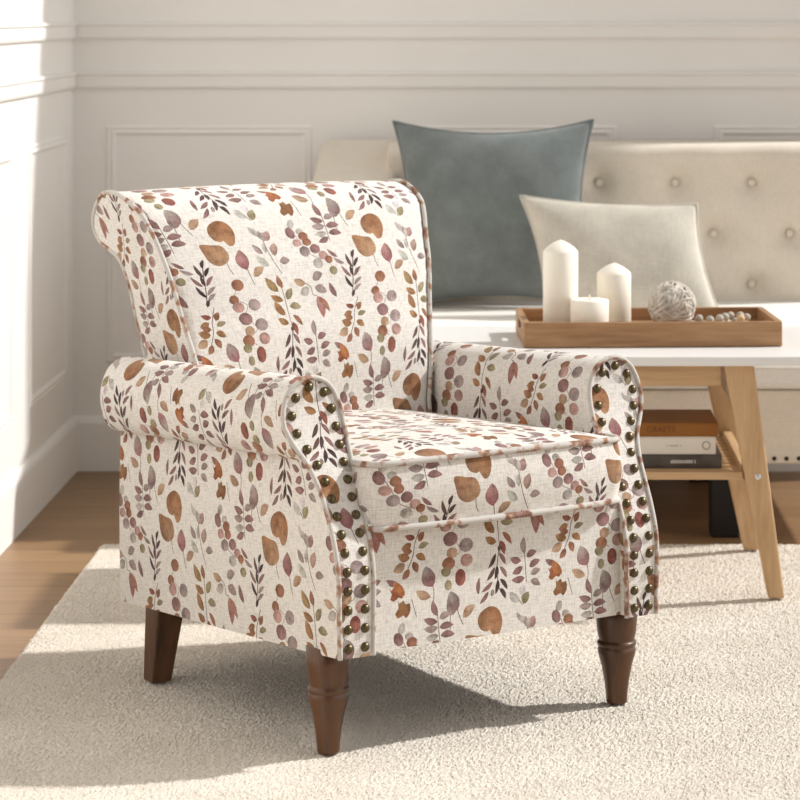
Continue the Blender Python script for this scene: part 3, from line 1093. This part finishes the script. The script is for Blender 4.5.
def candle(label, px, Y, r, top, wick, tipz):
    x = (px - 500) * Y / F
    z = CAMH - (top - 10) * Y / F - TB
    t = thing('pillar_candle', label, 'candle', (x, Y, TB), 0, 'pillar candles on the tray')
    if tipz:
        prof = [(0, 0), (r - .001, 0), (r, .001), (r, z - tipz), (r * .97, z - tipz + .002), (r * .80, z - tipz * .62), (r * .5, z - tipz * .30), (r * .2, z - tipz * .06), (0, z)]
    else:
        prof = [(0, 0), (r - .001, 0), (r, .001), (r, z - .0035), (r - .0015, z - .001), (r - .004, z), (r * .75, z - .0008), (.006, z - .002), (0, z - .002)]
    obj('wax', lathe(bmesh.new(), prof, 48), M_WAX, t, True)
    if wick:
        b = lathe(bmesh.new(), [(0.0026, z - .004), (.0022, z + .004), (.0010, z + .009), (0, z + .0105)], 10)
        obj('wick', b, M_WICK, t, True)
    else:
        b = lathe(bmesh.new(), [(0.0022, z - .004), (.0012, z + .0015), (0, z + .0022)], 10)
        obj('wick', b, M_WICK, t, True)
candle('tallest white pillar candle with a pointed top, standing in the tray', 560.5, 5.745, .0358, 240, False, .024)
candle('short wide flat-topped white candle in front of the two pointed ones', 589.5, 5.700, .0390, 299, True, 0)
candle('middle-height white pillar candle with pointed top beside the short one', 614, 5.800, .0352, 263, False, .022)

# rough wound ball of pale fibre
bx, by, br_ = (672 - 500) * 5.75 / F, 5.75, .0475
ball = thing('decorative_ball', 'rough whitish grey wicker ball in the tray beside the beads', 'decorative ball', (bx, by, TB))
bm = bmesh.new()
bmesh.ops.create_icosphere(bm, subdivisions=4, radius=br_ * .86)
for v in bm.verts:
    v.co *= 1 + .04 * math.sin(v.co.x * 210 + 1) * math.sin(v.co.y * 190) * math.sin(v.co.z * 200)
    v.co.z += br_
M_CORE = mat_plain('grey_fibre', lin(186, 179, 168), 0.9, 0, 0.2, 0.45, 70, 0.8, 220, 0.003)
M_STRAND = mat_plain('pale_fibre', lin(204, 197, 187), 0.85, 0, 0.2, 0.32, 50, 0.5, 300, 0.002)
obj('core', bm, M_CORE, ball, True)
for k in range(70):
    ax = Vector(rng.normal(0, 1, 3)).normalized()
    u = ax.orthogonal().normalized()
    w = ax.cross(u)
    rr = br_ * random.uniform(.90, .985)
    off = ax * random.uniform(-.6, .6) * br_
    cr = math.sqrt(max(1e-6, rr * rr - off.length_squared))
    ph = random.uniform(0, 6)
    pts = []
    for i in range(44):
        a = 2 * PI * i / 44
        p = off + cr * (math.cos(a) * u + math.sin(a) * w)
        p *= 1 + .028 * math.sin(5 * a + ph)
        pts.append(p + Vector((0, 0, br_)))
    bm = tube(bmesh.new(), pts, random.uniform(.0018, .0036), 6, True)
    for v in bm.verts:
        v.co.z = max(.0005, v.co.z)
    obj('strand', bm, M_STRAND, ball, True)

# string of beads
M_BEAD = mat_plain('whitewashed_bead', lin(206, 196, 180), 0.65, 0, 0.3, 0.12, 90)
M_BEADG = mat_plain('grey_bead', lin(186, 177, 164), 0.65, 0, 0.3, 0.15, 90)
M_BEADT = mat_plain('tan_bead', lin(222, 188, 150), 0.65, 0, 0.3, 0.1, 90)
gar = thing('bead_garland', 'string of small pale wooden beads lying in the right end of the tray', 'beads', (.43, 5.75, TB))
bpth = catmull([(688, 5.735), (700, 5.725), (708, 5.705), (716, 5.715), (723, 5.745), (728, 5.775), (735, 5.795), (742, 5.775), (747, 5.745), (740, 5.725), (731, 5.715)], 10)
bpth = Path2([((p - 500) * Y / F, Y) for p, Y in bpth])
bead = lathe(bmesh.new(), [(0, -.0068), (.003, -.0064), (.0062, -.0036), (.0075, 0), (.0062, .0036), (.003, .0064), (0, .0068)], 16)
meb = []
for m in (M_BEAD, M_BEADG, M_BEADT):
    me = bpy.data.meshes.new('bead')
    bead.to_mesh(me)
    me.materials.append(m)
    me.polygons.foreach_set('use_smooth', [True] * len(me.polygons))
    meb.append(me)
bead.free()
nb = int(bpth.L / .0155)
cpts = []
for k in range(nb):
    x, y = bpth((k + .5) / nb * bpth.L)
    lift = .0090 + (.014 if k % 2 else 0.0)
    b = bpy.data.objects.new('bead', meb[2] if k >= nb - 3 else meb[k % 2])
    C.objects.link(b)
    b.parent = gar
    b.location = Vector((x, y, TB + lift)) - Vector(gar.location)
    b.rotation_euler = (random.uniform(0, 3), random.uniform(0, 3), 0)
    b.scale = (1.18, 1.18, 1.18)
    cpts.append(b.location.copy())
obj('cord', tube(bmesh.new(), cpts, .0012, 6), M_BEAD, gar, True)

# ------------------------------------------------------------------ daybed
DX0, DX1 = -.455, .85
bed = thing('daybed', 'beige daybed with button-tufted back and white seat against the back wall', 'daybed', (.20, 6.65, FZ))
bl = Vector(bed.location)


def bobj(name, bm, m, parent=bed, **k):
    bmesh.ops.translate(bm, verts=bm.verts[:], vec=-bl)
    return obj(name, bm, m, parent, **k)


bobj('base', boxbm(DX0 + .03, DX1, 6.235, 7.10, .155, .318), M_SOFA, bev=.006)
bobj('seat_mattress', boxbm(DX0 + .02, DX1, 6.22, 6.98, .320, .450), M_SEAT, bev=.018, seg=4, smooth=True)
for z in (.341, .372):
    pass
bobj('mattress_piping', tube(bmesh.new(), [(DX0 + .05, 6.219, .372), (DX1 - .01, 6.219, .372)], .004), M_SEAT, smooth=True)
# tufted back
BTY, BTT = 6.86, .832
btn = []
for r in range(-1, 6):
    z = .738 - r * .1245
    for k in range(-6, 12):
        x = (676 - 500) * BTY / F + (k + (0.5 if r % 2 else 0)) * .1875
        if DX0 + .26 < x < DX1 - .05 and .47 < z < .80:
            btn.append((x, z))
gx_, gz_ = np.linspace(DX0 + .18, DX1, 260), np.linspace(.445, BTT, 70)
bt = np.array(btn)
bm = bmesh.new()
gridv = []
for z in gz_:
    row = []
    for x in gx_:
        d = np.sqrt((bt[:, 0] - x) ** 2 + (bt[:, 1] - z) ** 2)
        dip = np.exp(-(d / .030) ** 2).max() * .026 + np.exp(-(d / .075) ** 2).max() * .010
        top = max(0, (z - (BTT - .035)) / .035)
        yb = BTY + .006 + dip + (1 - math.sqrt(max(0, 1 - top * top))) * .035
        row.append(bm.verts.new((x, yb, z)))
    gridv.append(row)
for a, b in zip(gridv, gridv[1:]):
    for i in range(len(a) - 1):
        bm.faces.new([a[i], a[i + 1], b[i + 1], b[i]])
rim = [r[0] for r in gridv] + gridv[-1][1:] + [r[-1] for r in gridv[-2::-1]] + gridv[0][-2:0:-1]
bk_ = [bm.verts.new((v.co.x, 7.12, v.co.z)) for v in rim]
for i in range(len(rim)):
    j = (i + 1) % len(rim)
    bm.faces.new([rim[i], rim[j], bk_[j], bk_[i]])
bm.faces.new(bk_)
back_o = bobj('tufted_back', bm, M_SOFA, smooth=True)
bm = lathe(bmesh.new(), [(0.0095, -.003), (.0095, .001), (.0075, .0035), (.004, .0048), (0, .005)], 20)
bmesh.ops.rotate(bm, verts=bm.verts[:], matrix=Matrix.Rotation(PI / 2, 3, 'X'))
mb = bpy.data.meshes.new('button')
bm.to_mesh(mb)
bm.free()
mb.materials.append(M_SOFA)
mb.polygons.foreach_set('use_smooth', [True] * len(mb.polygons))
for x, z in btn:
    b = bpy.data.objects.new('button', mb)
    C.objects.link(b)
    b.parent = back_o
    b.location = Vector((x, BTY + .034, z)) - bl
# rounded arm at the left end
bm = bmesh.new()
ax0, ax1 = DX0, DX0 + .205
out = []
for k in range(9):
    a = PI - (PI / 2) * k / 8
    out.append((ax0 + .03 + .03 * math.cos(a), BTT - .03 + .03 * math.sin(a)))
for k in range(7):
    a = PI / 2 - (PI / 2) * k / 6
    out.append((ax1 - .02 + .02 * math.cos(a), BTT - .02 + .02 * math.sin(a)))
out = [(ax0, .16)] + out + [(ax1, .16)]
fr_ = []
for yy in (6.42, 6.44, 7.11):
    lower = .17 if yy < 6.45 else 0.0
    sh = 0.012 if yy == 6.42 else 0
    fr_.append([bm.verts.new((min(max(x, ax0 + sh), ax1 - sh), yy, (z if z < .3 else z - lower - sh))) for x, z in out])
for a, b in zip(fr_, fr_[1:]):
    for i in range(len(out)):
        j = (i + 1) % len(out)
        bm.faces.new([a[i], a[j], b[j], b[i]])
bm.faces.new(fr_[0][::-1])
bm.faces.new(fr_[-1])
bobj('arm', bm, M_SOFA, smooth=False)
# nails along the base, feet
nm = bpy.data.meshes.new('nailhead')
bm = lathe(bmesh.new(), [(0.0052, -.001), (.0048, .0018), (.003, .0035), (0, .0042)], 12)
bmesh.ops.rotate(bm, verts=bm.verts[:], matrix=Matrix.Rotation(PI / 2, 3, 'X'))
bm.to_mesh(nm)
bm.free()
nm.materials.append(mat_plain('dark_bronze', lin(52, 42, 34), 0.4, 0.7))
x = .585
for k in range(10):
    b = bpy.data.objects.new('nailhead', nm)
    C.objects.link(b)
    b.parent = bed
    b.location = Vector((.6075 + .0272 * (k - 2), 6.2345, .1665)) - bl
for x in (-.35, .50):
    for yy in (6.28, 7.02):
        bobj('foot', boxbm(x - .032, x + .032, yy - .032, yy + .032, FZ, .156), M_DARK, bev=.004)


# pillows
def pillow(name, label, W, H, T, loc, tilt, roll, yaw, m, corner=.045, shear=0.0):
    t = thing(name, label, 'cushion', loc)
    n = 44
    bm = bmesh.new()
    side = []
    for s in (1, -1):
        g = []
        for j in range(n + 1):
            row = []
            for i in range(n + 1):
                u, v = -1 + 2 * i / n, -1 + 2 * j / n
                # concave edges, pointed corners
                pin = lambda a, b: a * (1 - corner * 2 * (1 - b * b) * abs(a) ** 3)
                x, z = pin(u, v) * W / 2, pin(v, u) * H / 2
                th = (max(0, 1 - u * u) ** .55) * (max(0, 1 - v * v) ** .55)
                wr = .006 * math.sin(7 * u + 3 * v * s + W * 20) * math.sin(5 * v - 2 * u) * th
                row.append((x + shear * (z + H / 2), s * (th * T / 2) + wr, z + H / 2))
            g.append(row)
        side.append(g)
    V = {}
    def vert(s, i, j):
        e = i in (0, n) or j in (0, n)
        k = (0 if e else s, i, j)
        if k not in V:
            V[k] = bm.verts.new(side[0 if s == 1 else 1][j][i] if not e else (side[0][j][i][0], 0, side[0][j][i][2]))
        return V[k]
    for s in (1, -1):
        for j in range(n):
            for i in range(n):
                f = [vert(s, i, j), vert(s, i + 1, j), vert(s, i + 1, j + 1), vert(s, i, j + 1)]
                bm.faces.new(f if s < 0 else f[::-1])
    c = obj('cushion_cover', bm, m, t, True)
    rim = [V[(0, i, 0)].co.copy() if False else Vector((side[0][0][i][0], 0, side[0][0][i][2])) for i in range(n)]
    rim += [Vector((side[0][j][n][0], 0, side[0][j][n][2])) for j in range(n)]
    rim += [Vector((side[0][n][i][0], 0, side[0][n][i][2])) for i in range(n, 0, -1)]
    rim += [Vector((side[0][j][0][0], 0, side[0][j][0][2])) for j in range(n, 0, -1)]
    obj('seam', tube(bmesh.new(), rim, .0032, 6, True), m, t, True)
    t.rotation_euler = (-tilt, roll, yaw)
    return t


pillow('throw_pillow', 'large slate blue square pillow leaning on the daybed back', .485, .455, .13, (-.012, 6.70, .449), math.radians(12), math.radians(-.5), 0, M_BLUE, .075)
pillow('throw_pillow', 'oatmeal beige oblong cushion leaning in front of the blue pillow', .415, .288, .12, (.308, 6.47, .449), math.radians(24), math.radians(2.5), math.radians(-3), M_LINEN, .045, -.25)

# ------------------------------------------------------------------ light
AZ, EL = math.radians(16), math.radians(40)
trav = Vector((-math.cos(AZ) * math.cos(EL), -math.sin(AZ) * math.cos(EL), -math.sin(EL)))
sun = bpy.data.lights.new('sun', 'SUN')
sun.energy = 3.8
sun.angle = math.radians(2.2)
sun.color = (1.0, 0.985, 0.965)
so = bpy.data.objects.new('sun', sun)
C.objects.link(so)
so.rotation_euler = trav.to_track_quat('-Z', 'Y').to_euler()
so.location = (3, 6, 4)
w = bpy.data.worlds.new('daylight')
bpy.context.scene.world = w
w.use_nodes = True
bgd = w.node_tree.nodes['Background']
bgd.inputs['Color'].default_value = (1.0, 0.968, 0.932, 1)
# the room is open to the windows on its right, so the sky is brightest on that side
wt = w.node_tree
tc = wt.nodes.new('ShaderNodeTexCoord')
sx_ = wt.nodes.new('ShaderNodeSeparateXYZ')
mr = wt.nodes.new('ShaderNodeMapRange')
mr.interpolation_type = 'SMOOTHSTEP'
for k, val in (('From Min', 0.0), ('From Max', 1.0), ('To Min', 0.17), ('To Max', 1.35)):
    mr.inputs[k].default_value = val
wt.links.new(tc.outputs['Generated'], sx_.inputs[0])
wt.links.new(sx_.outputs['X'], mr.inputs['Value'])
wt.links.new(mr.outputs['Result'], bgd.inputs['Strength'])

# ------------------------------------------------------------------ camera
cam = bpy.data.cameras.new('camera')
cam.sensor_width = 36
cam.lens = 36 * F / 800
cam.shift_x = (400 - 500) / 800
cam.shift_y = (10 - 400) / 800
cam.clip_end = 60
cam.dof.use_dof = True
cam.dof.focus_distance = 4.55
cam.dof.aperture_fstop = 9
co_ = bpy.data.objects.new('camera', cam)
C.objects.link(co_)
co_.location = (0, 0, CAMH)
co_.rotation_euler = (PI / 2, 0, 0)
sc_ = bpy.context.scene
sc_.camera = co_
sc_.view_settings.view_transform = 'Standard'
sc_.view_settings.look = 'None'
sc_.view_settings.exposure = 0.0
sc_.view_settings.gamma = 1.0
